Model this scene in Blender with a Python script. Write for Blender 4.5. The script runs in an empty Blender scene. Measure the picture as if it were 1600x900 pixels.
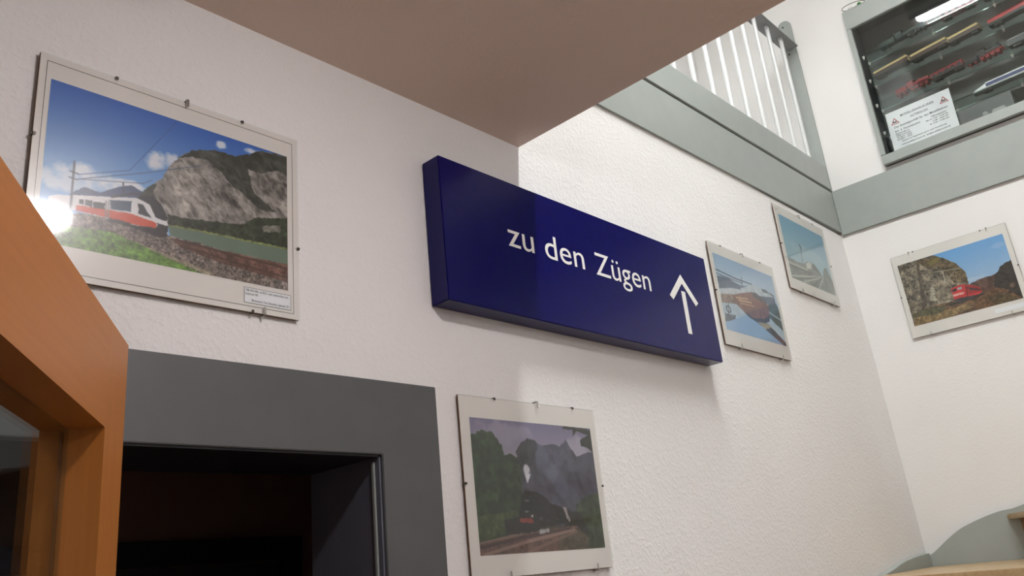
import bpy, bmesh, math, random
import numpy as np
from mathutils import Vector, Matrix

H = 1.73                       # eye height: the world below is laid out from eye level and raised by H at the end
PI = math.pi
scene = bpy.context.scene
COL = scene.collection
random.seed(4)

# ---------------------------------------------------------------- camera, world, lights, exposure
cam_data = bpy.data.cameras.new('camera')
cam = bpy.data.objects.new('camera', cam_data)
COL.objects.link(cam)
cam_data.sensor_width = 36.0
cam_data.lens = 29.3699
cam_data.clip_start = 0.02
RIGHT = Vector((0.683047, -0.723744, -0.098190)); DOWN = Vector((0.178747, 0.295996, -0.938315)); FWD = Vector((0.708164, 0.623362, 0.331547))
cam.matrix_world = Matrix(((RIGHT.x, -DOWN.x, -FWD.x, 0), (RIGHT.y, -DOWN.y, -FWD.y, 0),
                           (RIGHT.z, -DOWN.z, -FWD.z, H), (0, 0, 0, 1)))
scene.camera = cam

world = bpy.data.worlds.new('world')
scene.world = world
world.use_nodes = True
world.node_tree.nodes['Background'].inputs['Color'].default_value = (0.5, 0.55, 0.6, 1)
world.node_tree.nodes['Background'].inputs['Strength'].default_value = 0.02

STAIR_LAMP_POWER = 184.0        # emission of the tube luminaire above the stairs
STAIR_LAMP_COLOR = (0.97, 1.0, 0.985)
ROOM_LAMP_POWER = 188.0         # emission of the round lamp under the low ceiling
ROOM_LAMP_COLOR = (1.0, 0.94, 0.945)

scene.view_settings.view_transform = 'Standard'
scene.view_settings.look = 'None'
scene.view_settings.gamma = 1.0
scene.view_settings.use_curve_mapping = False
scene.view_settings.exposure = 0.0

# ---------------------------------------------------------------- helpers
def lin(c):
    c = c / 255.0
    return c / 12.92 if c <= 0.04045 else ((c + 0.055) / 1.055) ** 2.4

def rgb(r, g, b):
    return (lin(r), lin(g), lin(b), 1.0)

def new_mat(name, color, rough=0.6, metal=0.0, spec=0.5):
    m = bpy.data.materials.new(name)
    m.use_nodes = True
    b = m.node_tree.nodes['Principled BSDF']
    b.inputs['Base Color'].default_value = color
    b.inputs['Roughness'].default_value = rough
    b.inputs['Metallic'].default_value = metal
    b.inputs['Specular IOR Level'].default_value = spec
    return m

def node(m, kind, **kw):
    n = m.node_tree.nodes.new(kind)
    for k, v in kw.items():
        setattr(n, k, v)
    return n

def link(m, a, b):
    m.node_tree.links.new(a, b)

def obj_coord(m, scale=(1, 1, 1)):
    t = node(m, 'ShaderNodeTexCoord')
    p = node(m, 'ShaderNodeMapping')
    p.inputs['Scale'].default_value = scale
    link(m, t.outputs['Object'], p.inputs['Vector'])
    return p.outputs['Vector']

def mottle(m, scale, dark, detail=4.0, stretch=(1, 1, 1), lo=0.35, hi=0.65, bump=0.0, dist=0.002):
    """noise that varies the base colour towards `dark` and gives fine relief"""
    b = m.node_tree.nodes['Principled BSDF']
    v = obj_coord(m, stretch)
    n = node(m, 'ShaderNodeTexNoise')
    n.inputs['Scale'].default_value = scale
    n.inputs['Detail'].default_value = detail
    link(m, v, n.inputs['Vector'])
    r = node(m, 'ShaderNodeValToRGB')
    r.color_ramp.elements[0].position = lo
    r.color_ramp.elements[1].position = hi
    r.color_ramp.elements[0].color = dark
    r.color_ramp.elements[1].color = b.inputs['Base Color'].default_value
    link(m, n.outputs['Fac'], r.inputs['Fac'])
    link(m, r.outputs['Color'], b.inputs['Base Color'])
    if bump:
        bp = node(m, 'ShaderNodeBump')
        bp.inputs['Strength'].default_value = bump
        bp.inputs['Distance'].default_value = dist
        link(m, n.outputs['Fac'], bp.inputs['Height'])
        link(m, bp.outputs['Normal'], b.inputs['Normal'])
    return m

def plaster(name, color, strength=0.8, dist=0.004):
    m = new_mat(name, color, 0.85, 0, 0.2)
    b = m.node_tree.nodes['Principled BSDF']
    v = obj_coord(m)
    n1 = node(m, 'ShaderNodeTexNoise'); n1.inputs['Scale'].default_value = 95; n1.inputs['Detail'].default_value = 3
    n2 = node(m, 'ShaderNodeTexNoise'); n2.inputs['Scale'].default_value = 44; n2.inputs['Detail'].default_value = 5
    n3 = node(m, 'ShaderNodeTexNoise'); n3.inputs['Scale'].default_value = 3.5; n3.inputs['Detail'].default_value = 2
    for n in (n1, n2, n3):
        link(m, v, n.inputs['Vector'])
    r = node(m, 'ShaderNodeValToRGB')
    r.color_ramp.elements[0].position = 0.47; r.color_ramp.elements[1].position = 0.66
    link(m, n1.outputs['Fac'], r.inputs['Fac'])
    a1 = node(m, 'ShaderNodeMath', operation='MULTIPLY_ADD')
    link(m, n2.outputs['Fac'], a1.inputs[0]); a1.inputs[1].default_value = 0.7
    link(m, r.outputs['Color'], a1.inputs[2])
    bp = node(m, 'ShaderNodeBump')
    bp.inputs['Strength'].default_value = strength
    bp.inputs['Distance'].default_value = dist
    link(m, a1.outputs[0], bp.inputs['Height'])
    link(m, bp.outputs['Normal'], b.inputs['Normal'])
    mx = node(m, 'ShaderNodeMix', data_type='RGBA')
    mx.inputs['A'].default_value = color
    mx.inputs['B'].default_value = (color[0] * 0.93, color[1] * 0.925, color[2] * 0.915, 1)
    link(m, n3.outputs['Fac'], mx.inputs['Factor'])
    link(m, mx.outputs['Result'], b.inputs['Base Color'])
    return m

def wood(name, c1, c2, stretch, rough=0.4):
    m = new_mat(name, c1, rough, 0, 0.45)
    return mottle(m, 9, c2, 5, stretch, 0.3, 0.75, 0.08, 0.0006)

def thin_glass(name, tint, ior=1.5, rough=0.0, haze=0.0):
    """pane: mirror-like Fresnel reflection over clear transmission"""
    m = bpy.data.materials.new(name)
    m.use_nodes = True
    nt = m.node_tree
    nt.nodes.remove(nt.nodes['Principled BSDF'])
    out = nt.nodes['Material Output']
    fr = node(m, 'ShaderNodeFresnel')
    geo = node(m, 'ShaderNodeNewGeometry')               # same Fresnel from either side of the sheet
    iv = node(m, 'ShaderNodeMapRange')
    iv.inputs['To Min'].default_value = ior; iv.inputs['To Max'].default_value = 1.0 / ior
    link(m, geo.outputs['Backfacing'], iv.inputs['Value']); link(m, iv.outputs['Result'], fr.inputs['IOR'])
    tr = node(m, 'ShaderNodeBsdfTransparent'); tr.inputs['Color'].default_value = tint
    gl = node(m, 'ShaderNodeBsdfGlossy'); gl.inputs['Roughness'].default_value = rough
    mix = node(m, 'ShaderNodeMixShader')
    link(m, fr.outputs[0], mix.inputs['Fac'])
    lobe = gl.outputs[0]
    if haze:                                             # a second, wider lobe that spreads lamp glare into a halo
        g2 = node(m, 'ShaderNodeBsdfGlossy'); g2.inputs['Roughness'].default_value = haze
        mg = node(m, 'ShaderNodeMixShader'); mg.inputs['Fac'].default_value = 0.5
        link(m, gl.outputs[0], mg.inputs[1]); link(m, g2.outputs[0], mg.inputs[2]); lobe = mg.outputs[0]
    link(m, tr.outputs[0], mix.inputs[1]); link(m, lobe, mix.inputs[2])
    link(m, mix.outputs[0], out.inputs['Surface'])
    return m

def emitter(name, color, strength):
    m = bpy.data.materials.new(name)
    m.use_nodes = True
    nt = m.node_tree
    nt.nodes.remove(nt.nodes['Principled BSDF'])
    e = node(m, 'ShaderNodeEmission')
    e.inputs['Color'].default_value = (*color, 1); e.inputs['Strength'].default_value = strength
    link(m, e.outputs[0], nt.nodes['Material Output'].inputs['Surface'])
    return m

class MB:
    """collects simple solids and links them as ONE mesh object"""
    def __init__(self):
        self.bm = bmesh.new()

    def poly(self, verts, faces):
        vs = [self.bm.verts.new(v) for v in verts]
        for f in faces:
            self.bm.faces.new([vs[i] for i in f])
        return self

    def box(self, x0, x1, y0, y1, z0, z1):
        return self.poly([(x0, y0, z0), (x1, y0, z0), (x1, y1, z0), (x0, y1, z0),
                          (x0, y0, z1), (x1, y0, z1), (x1, y1, z1), (x0, y1, z1)],
                         [(0, 3, 2, 1), (4, 5, 6, 7), (0, 1, 5, 4), (1, 2, 6, 5), (2, 3, 7, 6), (3, 0, 4, 7)])

    def prism(self, pts, fn):
        """pts: 2D outline (ccw); fn(p, k) -> 3D point for end k = 0, 1"""
        n = len(pts)
        v = [fn(p, 0) for p in pts] + [fn(p, 1) for p in pts]
        f = [tuple(reversed(range(n))), tuple(range(n, 2 * n))]
        f += [(i, (i + 1) % n, n + (i + 1) % n, n + i) for i in range(n)]
        return self.poly(v, f)

    def tube(self, path, r, n=8, closed=False):
        P = [Vector(p) for p in path]
        rings = []
        for i, p in enumerate(P):
            if closed:
                t = P[(i + 1) % len(P)] - P[i - 1]
            else:
                t = P[min(i + 1, len(P) - 1)] - P[max(i - 1, 0)]
            t.normalize()
            up = Vector((0, 0, 1)) if abs(t.z) < 0.9 else Vector((1, 0, 0))
            a = t.cross(up).normalized(); b = t.cross(a)
            rr = r[i] if isinstance(r, (list, tuple)) else r
            rings.append([self.bm.verts.new(p + rr * (math.cos(2 * PI * k / n) * a + math.sin(2 * PI * k / n) * b)) for k in range(n)])
        m = len(rings)
        for i in range(m if closed else m - 1):
            A_, B_ = rings[i], rings[(i + 1) % m]
            for k in range(n):
                self.bm.faces.new((A_[k], A_[(k + 1) % n], B_[(k + 1) % n], B_[k]))
        if not closed:
            self.bm.faces.new(list(reversed(rings[0]))); self.bm.faces.new(rings[-1])
        return self

    def lathe(self, prof, center, axis='z', n=20):
        """prof: (radius, height) list"""
        c = Vector(center); rings = []
        for r, h in prof:
            ring = []
            for k in range(n):
                a = 2 * PI * k / n; u, v = r * math.cos(a), r * math.sin(a)
                o = {'z': (u, v, h), 'y': (u, h, v), 'x': (h, u, v)}[axis]
                ring.append(self.bm.verts.new(c + Vector(o)))
            rings.append(ring)
        for A_, B_ in zip(rings, rings[1:]):
            for k in range(n):
                self.bm.faces.new((A_[k], A_[(k + 1) % n], B_[(k + 1) % n], B_[k]))
        self.bm.faces.new(list(reversed(rings[0]))); self.bm.faces.new(rings[-1])
        return self

    def build(self, name, mat, parent=None, bevel=0.0, smooth=False, seg=2):
        bm = self.bm
        bmesh.ops.recalc_face_normals(bm, faces=bm.faces)
        if bevel:
            es = [e for e in bm.edges if len(e.link_faces) == 2 and e.calc_face_angle(0) > 0.5]
            bmesh.ops.bevel(bm, geom=es, offset=bevel, segments=seg, affect='EDGES', clamp_overlap=True)
        me = bpy.data.meshes.new(name)
        bm.to_mesh(me); bm.free()
        me.materials.append(mat)
        if smooth:
            me.polygons.foreach_set('use_smooth', [True] * len(me.polygons))
            me.set_sharp_from_angle(angle=0.6)
        o = bpy.data.objects.new(name, me)
        COL.objects.link(o)
        if parent:
            o.parent = parent
        return o

def tag(o, label=None, cat=None, group=None, kind=None):
    if label: o['label'] = label
    if cat: o['category'] = cat
    if group: o['group'] = group
    if kind: o['kind'] = kind
    return o

def thing(name, loc, label, cat, group=None, rz=0.0, kind=None):
    o = bpy.data.objects.new(name, None)
    COL.objects.link(o)
    o.location = loc; o.rotation_euler = (0, 0, rz)
    o.empty_display_size = 0.05
    return tag(o, label, cat, group, kind)

def copy_thing(root, loc, label, rz=None):
    r = root.copy(); COL.objects.link(r); r.location = loc
    if rz is not None: r.rotation_euler = (0, 0, rz)
    r['label'] = label
    for ch in root.children:
        c = ch.copy(); COL.objects.link(c); c.parent = r
        for g in ch.children:
            d = g.copy(); COL.objects.link(d); d.parent = c
    return r

def text_mesh(body, name, mat, parent, place, fit=None, size=0.02, thick=0.0, align='LEFT', res=3, bold=0.0):
    """flat lettering; place = 4x4 matrix from text plane (x right, y up) to the parent's space; fit=(width,height) stretches the outline"""
    cu = bpy.data.curves.new(name, 'FONT')
    cu.body = body; cu.size = size; cu.resolution_u = res; cu.extrude = thick; cu.offset = bold; cu.align_x = align
    tmp = bpy.data.objects.new(name + '_outline', cu)
    COL.objects.link(tmp)
    dg = bpy.context.evaluated_depsgraph_get(); dg.update()
    me = bpy.data.meshes.new_from_object(tmp.evaluated_get(dg))
    bpy.data.objects.remove(tmp); bpy.data.curves.remove(cu)
    if fit:
        xs = [v.co.x for v in me.vertices]; ys = [v.co.y for v in me.vertices]
        sx = fit[0] / (max(xs) - min(xs)); sy = fit[1] / (max(ys) - min(ys))
        x0, y0 = min(xs), 0.0
        for v in me.vertices:
            v.co.x = (v.co.x - x0) * sx; v.co.y = v.co.y * sy
    me.transform(place)
    me.materials.clear(); me.materials.append(mat)
    me.name = name
    o = bpy.data.objects.new(name, me); COL.objects.link(o)
    if parent: o.parent = parent
    return o

# plane of a picture or sign: x right, text up = z, facing -y
def face(x, y, z):
    return Matrix(((1, 0, 0, x), (0, 0, -1, y), (0, 1, 0, z), (0, 0, 0, 1)))

# ---------------------------------------------------------------- materials
M = {}
M['wall'] = plaster('white_plaster', (0.80, 0.79, 0.785, 1), 0.34, 0.0022)
M['wall_smooth'] = plaster('white_wall_paint', (0.80, 0.79, 0.78, 1), 0.12, 0.0015)
M['ceiling'] = plaster('ceiling_paint', (0.74, 0.61, 0.535, 1), 0.15, 0.002)
M['grey'] = mottle(new_mat('grey_paint', rgb(156, 162, 158), 0.38), 14, rgb(152, 158, 154), 3, (1, 1, 1), 0.3, 0.7, 0.03, 0.001)
M['dark_grey'] = mottle(new_mat('grey_door_paint', rgb(86, 88, 89), 0.45), 12, rgb(81, 83, 84), 3, (1, 1, 1), 0.3, 0.7, 0.04, 0.001)
M['jamb'] = mottle(new_mat('blue_grey_jamb_paint', rgb(100, 102, 114), 0.5), 12, rgb(95, 97, 109))
M['wood'] = wood('beech_wood', rgb(170, 106, 42), rgb(160, 97, 35), (14, 14, 0.5))
M['wood_rail'] = wood('beech_wood_rail', rgb(170, 106, 42), rgb(160, 97, 35), (0.5, 0.5, 14))
M['stair_wood'] = wood('stair_wood', rgb(178, 152, 114), rgb(162, 134, 96), (1, 8, 8), 0.35)
M['riser_wood'] = wood('riser_wood', rgb(150, 112, 82), rgb(134, 98, 70), (1, 1, 8), 0.5)
M['floor'] = mottle(new_mat('floor_tile', rgb(150, 118, 98), 0.5), 6, rgb(138, 108, 88))
M['brown_wall'] = mottle(new_mat('brown_plaster', rgb(150, 120, 104), 0.9), 8, rgb(140, 112, 96))
M['dark_frame'] = mottle(new_mat('dark_door_paint', rgb(34, 34, 40), 0.5), 8, rgb(30, 30, 36))
M['sign_blue'] = mottle(new_mat('enamel_blue', rgb(14, 12, 84), 0.2, 0, 0.22), 40, rgb(13, 11, 80), 2)
M['sign_white'] = mottle(new_mat('sign_white_film', rgb(236, 234, 232), 0.5), 20, rgb(230, 228, 226))
M['paper'] = mottle(new_mat('mount_paper', rgb(228, 222, 218), 0.8, 0, 0.2), 5, rgb(223, 217, 213))
M['label_paper'] = mottle(new_mat('label_paper', rgb(236, 236, 240), 0.8, 0, 0.2), 5, rgb(230, 230, 236))
M['fibre'] = mottle(new_mat('fibreboard', rgb(110, 82, 62), 0.9), 60, rgb(92, 68, 50))
M['ink'] = mottle(new_mat('black_ink', rgb(52, 50, 54), 0.8), 30, rgb(46, 44, 48))
M['red_ink'] = mottle(new_mat('red_ink', rgb(176, 40, 52), 0.7), 30, rgb(168, 36, 48))
M['glass'] = thin_glass('picture_glass', (0.98, 0.99, 0.985, 1), 1.5, 0.06, 0.3)
M['case_glass'] = thin_glass('case_glass', (0.93, 0.95, 0.94, 1), 1.52, 0.02)
M['door_glass'] = thin_glass('door_glass', (0.88, 0.92, 0.9, 1), 1.52, 0.02)
M['shelf_glass'] = thin_glass('shelf_glass', (0.86, 0.92, 0.9, 1), 1.5, 0.02)
M['glass_edge'] = mottle(new_mat('ground_glass_edge', rgb(190, 205, 200), 0.15, 0, 0.8), 30, rgb(170, 190, 184))
M['metal'] = mottle(new_mat('clip_metal', rgb(190, 188, 184), 0.35, 0.9), 60, rgb(160, 158, 154))
M['dark_metal'] = mottle(new_mat('dark_clip_metal', rgb(90, 84, 78), 0.4, 0.8), 60, rgb(70, 66, 60))
M['white_plastic'] = mottle(new_mat('white_plastic', rgb(232, 230, 226), 0.4), 20, rgb(226, 224, 220))
M['baluster'] = mottle(new_mat('pale_grey_paint', rgb(206, 208, 208), 0.32), 14, rgb(200, 202, 202))
M['rail_grey'] = mottle(new_mat('rail_grey_paint', rgb(128, 130, 132), 0.35), 14, rgb(122, 124, 126))
M['frosted'] = thin_glass('frosted_plastic', (0.80, 0.82, 0.82, 1), 1.75, 0.35)
M['black'] = mottle(new_mat('black_cable', rgb(28, 27, 26), 0.5), 30, rgb(22, 21, 20))
M['case_back'] = mottle(new_mat('case_back_panel', rgb(100, 102, 100), 0.6), 6, rgb(92, 94, 92))
M['case_side'] = mottle(new_mat('case_side_panel', rgb(64, 64, 66), 0.6), 6, rgb(58, 58, 60))
M['green'] = mottle(new_mat('green_foam', rgb(40, 140, 44), 0.8), 60, rgb(22, 96, 28))
M['lamp_case'] = mottle(new_mat('lamp_housing', rgb(225, 225, 222), 0.5), 20, rgb(220, 220, 217))
M['stair_lamp'] = emitter('stair_lamp_light', STAIR_LAMP_COLOR, STAIR_LAMP_POWER)
M['room_lamp'] = emitter('room_lamp_light', ROOM_LAMP_COLOR, ROOM_LAMP_POWER)
for nm, c, d in (('cream', (222, 200, 148), (210, 186, 134)), ('train_brown', (70, 52, 44), (60, 44, 38)), ('train_red', (176, 44, 46), (160, 36, 40)),
                 ('train_dark_red', (140, 36, 40), (120, 30, 34)), ('train_black', (40, 38, 40), (30, 29, 31)), ('train_green', (62, 78, 74), (52, 66, 62)),
                 ('train_white', (236, 238, 242), (228, 230, 236)), ('train_blue', (44, 52, 110), (38, 46, 98)), ('train_pink', (150, 118, 122), (136, 104, 108)),
                 ('train_grey', (176, 178, 180), (160, 162, 164)), ('train_window', (24, 28, 36), (18, 20, 28))):
    M[nm] = mottle(new_mat(nm + '_enamel', rgb(*c), 0.35), 40, rgb(*d), 2)

# ---------------------------------------------------------------- the setting
XE = 1.612       # edge of the low ceiling
ZC = 1.153       # underside of the low ceiling
ZU = 1.712       # upper floor
XB = 4.052       # right wall at gallery level
XL, YB, YA = -1.7, -2.3, 1.34
TOP = 3.75

def struct(name, mb, mat, label, cat, bevel=0.0):
    o = mb.build(name, mat, None, bevel)
    return tag(o, label, cat, None, 'structure')

struct('floor', MB().box(XL, 4.4, YB, 2.75, -1.83, -1.73), M['floor'], 'brown tiled floor of the lower room, below the picture', 'floor')
# low ceiling: slab over the lower room, its free edge runs straight at wall height
struct('ceiling', MB().box(XL, XE, YB, YA, ZC, ZU), M['ceiling'], 'low brownish white ceiling slab ending in a straight edge above the sign', 'ceiling')
struct('ceiling_upper', MB().box(XL, 4.4, YB, 2.75, TOP, TOP + 0.1), M['wall'], 'white ceiling high above the stairwell', 'ceiling')
# wall with the pictures: opening for the doorway
OX0, OX1, OZ = 0.24, 1.068, 0.268
wa = MB()
wa.box(XL, OX0, YA, 1.575, -1.73, 1.47).box(OX0, OX1, YA, 1.575, OZ, 1.47).box(OX1, 4.30, YA, 1.575, -1.73, 1.47)
wa.box(XL, XE + 0.02, YA, 1.575, 1.47, TOP)
struct('wall_front', wa, M['wall'], 'long white plastered wall carrying the blue sign and four pictures', 'wall')
# right wall: slightly battered below the gallery, recess for the display case above
CY0, CY1, CZ0, CZ1 = -1.75, 1.052, 1.735, 2.632     # case outline
wb = MB()
def battered(z):
    return XB + 0.066 * (1.47 - z) / 1.4
wb.poly([(battered(-1.73), YB, -1.73), (4.40, YB, -1.73), (4.40, YB, 1.47), (XB, YB, 1.47),
         (battered(-1.73), 1.5, -1.73), (4.40, 1.5, -1.73), (4.40, 1.5, 1.47), (XB, 1.5, 1.47)],
        [(0, 1, 2, 3), (7, 6, 5, 4), (0, 4, 5, 1), (1, 5, 6, 2), (2, 6, 7, 3), (3, 7, 4, 0)])
wb.box(XB, 4.40, YB, 2.75, 1.47, CZ0).box(XB, 4.40, YB, CY0, CZ0, CZ1).box(XB, 4.40, CY1, 2.75, CZ0, CZ1).box(XB, 4.40, YB, 2.75, CZ1, TOP)
struct('wall_right', wb, M['wall_smooth'], 'white wall on the right with the display case above and one picture below', 'wall')
struct('wall_left', MB().box(XL - 0.1, XL, YB, 2.75, -1.73, TOP), M['wall'], 'white wall at the left end of the room', 'wall')
struct('wall_back', MB().box(XL, 4.4, YB - 0.1, YB, -1.73, TOP), M['wall'], 'white wall behind the viewer', 'wall')
struct('wall_gallery', MB().box(XE, 4.052, 1.92, 2.02, ZU, TOP), M['wall'], 'white wall seen between the railing bars of the gallery', 'wall')
struct('floor_gallery', MB().box(XL, 4.052, 1.36, 2.6, 1.47, ZU - 0.005), M['wall'], 'gallery floor slab behind the grey fascia', 'floor')
# dark room behind the doorway
struct('wall_passage', MB().box(-0.6, 2.4, 2.5, 2.6, -1.73, 1.47), M['brown_wall'], 'dark brown wall of the passage seen through the doorway', 'wall')
struct('wall_passage_left', MB().box(-0.7, -0.6, 1.575, 2.6, -1.73, 1.47), M['brown_wall'], 'dark side wall of the passage left of the doorway', 'wall')
struct('wall_passage_right', MB().box(2.4, 2.5, 1.575, 2.6, -1.73, 1.47), M['brown_wall'], 'dark side wall of the passage right of the doorway', 'wall')

# grey board around the doorway
t = thing('trim_1', (0, 0, 0), 'wide grey painted board frame around the dark doorway', 'door frame', kind='structure')
FY = YA - 0.010
MB().prism([(0.085, 0.4205), (0.085, -1.73), (OX0, -1.73), (OX0, OZ), (OX1, OZ), (OX1, -1.73), (1.2235, -1.73), (1.2235, 0.4205)],
           lambda p, k: (p[0], FY if k else YA, p[1])).build('frame_board', M['dark_grey'], t, 0.0015)
MB().box(OX1 - 0.004, OX1 + 0.001, YA - 0.002, 1.575, -1.73, OZ).build('jamb_lining', M['jamb'], t)
MB().box(OX1 - 0.0085, OX1 - 0.0041, YA + 0.010, YA + 0.018, -1.73, OZ - 0.012).build('stop_bead', M['grey'], t, 0.001)
MB().box(OX0 - 0.001, OX0 + 0.004, YA - 0.002, 1.575, -1.73, OZ).build('jamb_lining', M['jamb'], t)
MB().box(OX0, OX1, YA - 0.002, 1.575, OZ - 0.004, OZ + 0.001).build('lintel_lining', M['dark_frame'], t)
# door deep in the passage
t = thing('door_2', (1.20, 2.5, -1.73), 'dark door in its frame on the far brown wall of the passage', 'door', kind='structure')
MB().box(-0.51, 0.43, -0.03, 0.0, 1.875, 1.945).build('frame_head', M['dark_frame'], t, 0.002)
MB().box(0.36, 0.43, -0.03, 0.0, 0, 1.874).build('frame_side', M['dark_frame'], t, 0.002)
MB().box(-0.51, -0.44, -0.03, 0.0, 0, 1.874).build('frame_side', M['dark_frame'], t, 0.002)
MB().box(-0.435, 0.355, -0.018, 0.0, 0, 1.87).build('leaf', M['case_side'], t)

# open wooden door leaf close to the viewer: local x along the leaf (0 = far edge), y = depth away from the seen face, z up
DR = Vector((0.552, 0.834, 0))
t = thing('door_1', (0.407, 0.976, -1.73), 'open orange beech door with a glazed field at the lower left', 'door', kind='structure')
t.rotation_euler = (0, 0, math.atan2(DR.y, DR.x))
HT, ST, RL, DP = 2.042, 0.096, 0.117, 0.062
W = 0.86
# local +y is to the left of the leaf direction, away from the viewer's side
def leaf(name, x0, x1, z0, z1, mat, y0=0.0, y1=DP, bv=0.0):
    return MB().box(x0, x1, y0, y1, z0, z1).build(name, mat, t, bv)
leaf('stile', -ST, 0, 0, HT, M['wood'])
leaf('stile', -W, -W + ST, 0, HT, M['wood'])
leaf('rail', -W + ST + 0.0001, -ST - 0.0001, HT - RL, HT, M['wood_rail'])
leaf('rail', -W + ST + 0.0001, -ST - 0.0001, 0, 0.22, M['wood_rail'])
leaf('rail', -W + ST + 0.0001, -ST - 0.0001, 0.85, 0.97, M['wood_rail'])
g = leaf('glass_pane', -W + ST + 0.001, -ST - 0.001, 0.972, HT - RL - 0.001, M['door_glass'], 0.034, 0.038, 0)
leaf('glass_pane', -W + ST + 0.001, -ST - 0.001, 0.222, 0.848, M['door_glass'], 0.034, 0.038, 0)
for s, e in ((-ST - 0.0035, -ST), (-W + ST, -W + ST + 0.0035)):
    leaf('glazing_seal', s, e, 0.975, HT - RL - 0.004, M['dark_metal'], 0.0385, 0.0415, 0)
hd = MB().lathe([(0.024, 0), (0.024, -0.008), (0.010, -0.010), (0.010, -0.05)], (-W + 0.05, 0, 1.05), 'y').build('handle', M['metal'], t, 0, True)
MB().tube([(-W + 0.05, -0.05, 1.05), (-W + 0.17, -0.05, 1.05)], 0.009).build('lever', M['metal'], hd, 0, True)

# fascia boards of the gallery and of the right wall
struct('trim_2', MB().prism([(XE - 0.0, 1.448), (XB - 0.004, 1.486), (XB - 0.004, 1.709), (XE, 1.672)], lambda p, k: (p[0], 1.352 if k else 1.332, p[1])),
       M['grey'], 'grey fascia board under the railing along the gallery edge', 'fascia board', 0.002)
struct('trim_3', MB().prism([(1.331, 1.468), (YB + 0.01, 1.425), (YB + 0.01, 1.705), (1.331, 1.712)], lambda p, k: (XB + 0.0 if k else XB - 0.012, p[0], p[1])),
       M['grey'], 'grey fascia board on the right wall below the display case', 'fascia board', 0.002)

# ---------------------------------------------------------------- railing
t = thing('gallery_railing', (0, 1.34, 1.70), 'grey gallery railing with pale round bars above the fascia', 'railing')
MB().prism([(XE, 0.000 - 0.022), (4.035, 0.0175), (4.035, 0.155), (XE, 0.128)], lambda p, k: (p[0], 0.014 if k else -0.012, p[1])).build('bottom_board', M['grey'], t, 0.003)
bars = [3.872 - 0.1555 * i for i in range(15)]
b0 = MB().tube([(0, 0, 0.10), (0, 0, 0.885)], 0.0105, 12).build('baluster', M['baluster'], t, 0, True)
b0.location = (bars[0], 0.001, 0)
for x in bars[1:]:
    c = b0.copy(); COL.objects.link(c); c.parent = t; c.location = (x, 0.001, 0)
MB().box(XE, 4.022, -0.030, 0.046, 0.872, 0.882).build('flat_bar', M['rail_grey'], t, 0.002)
MB().box(XE, 4.022, -0.012, 0.024, 0.883, 0.918).build('handrail', M['rail_grey'], t, 0.006)
# plate screwed to the right wall, rounded at the top
pl = [(-0.012, 0.012), (0.062, 0.012), (0.062, 1.035)]
pl += [(0.025 + 0.037 * math.cos(a), 1.035 + 0.037 * math.sin(a)) for a in [PI * k / 10 for k in range(1, 10)]] + [(-0.012, 1.035)]
wp = MB().prism(pl, lambda p, k: (XB - 0.014 if k else XB - 0.001, p[0], p[1])).build('wall_plate', M['grey'], t, 0.0015)
for z in (1.035, 0.86, 0.16):
    MB().lathe([(0.005, 0), (0.005, -0.003), (0.002, -0.0035)], (XB - 0.014, 0.03, z), 'x', 10).build('screw', M['dark_metal'], wp)

# ---------------------------------------------------------------- staircase
t = thing('staircase', (2.2, 0.5, -1.73), 'winding wooden staircase with grey stringers in the bottom right corner', 'staircase')
def L(p):
    return (p[0] - 2.2, p[1] - 0.5, p[2] + 1.73)
XS = 4.076
def board(name, mat, pts, z, th, bv=0.004):
    return MB().prism(pts, lambda p, k: L((p[0], p[1], z if k else z - th))).build(name, mat, t, bv)
NW = (3.15, 0.45)
zt = lambda k: -1.73 + 0.181 * k - 0.012
for k in range(1, 9):
    x = 1.42 + 0.215 * k
    board('tread', M['stair_wood'], [(x - 0.02, 0.40), (x + 0.235, 0.40), (x + 0.235, 1.308), (x - 0.02, 1.308)], zt(k), 0.032)
    MB().box(*[v for pr in zip(L((x, 0.41, zt(k) - 0.19)), L((x + 0.018, 1.305, zt(k) - 0.033))) for v in pr]).build('riser', M['riser_wood'], t)
board('tread', M['stair_wood'], [(3.11, 0.47), (XS - 0.002, 0.93), (XS - 0.002, 1.308), (3.20, 1.308)], zt(9), 0.032)
e10 = (XS - 0.002, 0.966)
board('tread', M['stair_wood'], [(3.12, 0.42), (XS - 0.002, 0.42), e10, (3.13, 0.50)], zt(10), 0.022)
board('tread', M['stair_wood'], [(3.12, 0.10), (XS - 0.002, 0.10), (XS - 0.002, 0.45), (3.12, 0.45)], zt(11), 0.022)
board('tread', M['stair_wood'], [(3.12, -0.18), (XS - 0.002, -0.18), (XS - 0.002, 0.13), (3.12, 0.13)], zt(12), 0.022)
d = 0.035
MB().prism([(3.20, 0.49 - d), (XS - 0.003, 0.955 - d), (XS - 0.003, 0.937 - d), (3.21, 0.472 - d)], lambda p, k: L((p[0], p[1], zt(10) - 0.022 if k else zt(9)))).build('riser', M['riser_wood'], t)
MB().prism([(3.20, 0.43), (XS - 0.003, 0.43), (XS - 0.003, 0.412), (3.20, 0.412)], lambda p, k: L((p[0], p[1], zt(11) - 0.022 if k else zt(10)))).build('riser', M['riser_wood'], t)
MB().box(*[v for pr in zip(L((3.06, 0.38, -1.73)), L((3.15, 0.47, 0.30))) for v in pr]).build('newel_post', M['grey'], t, 0.006)
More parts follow.
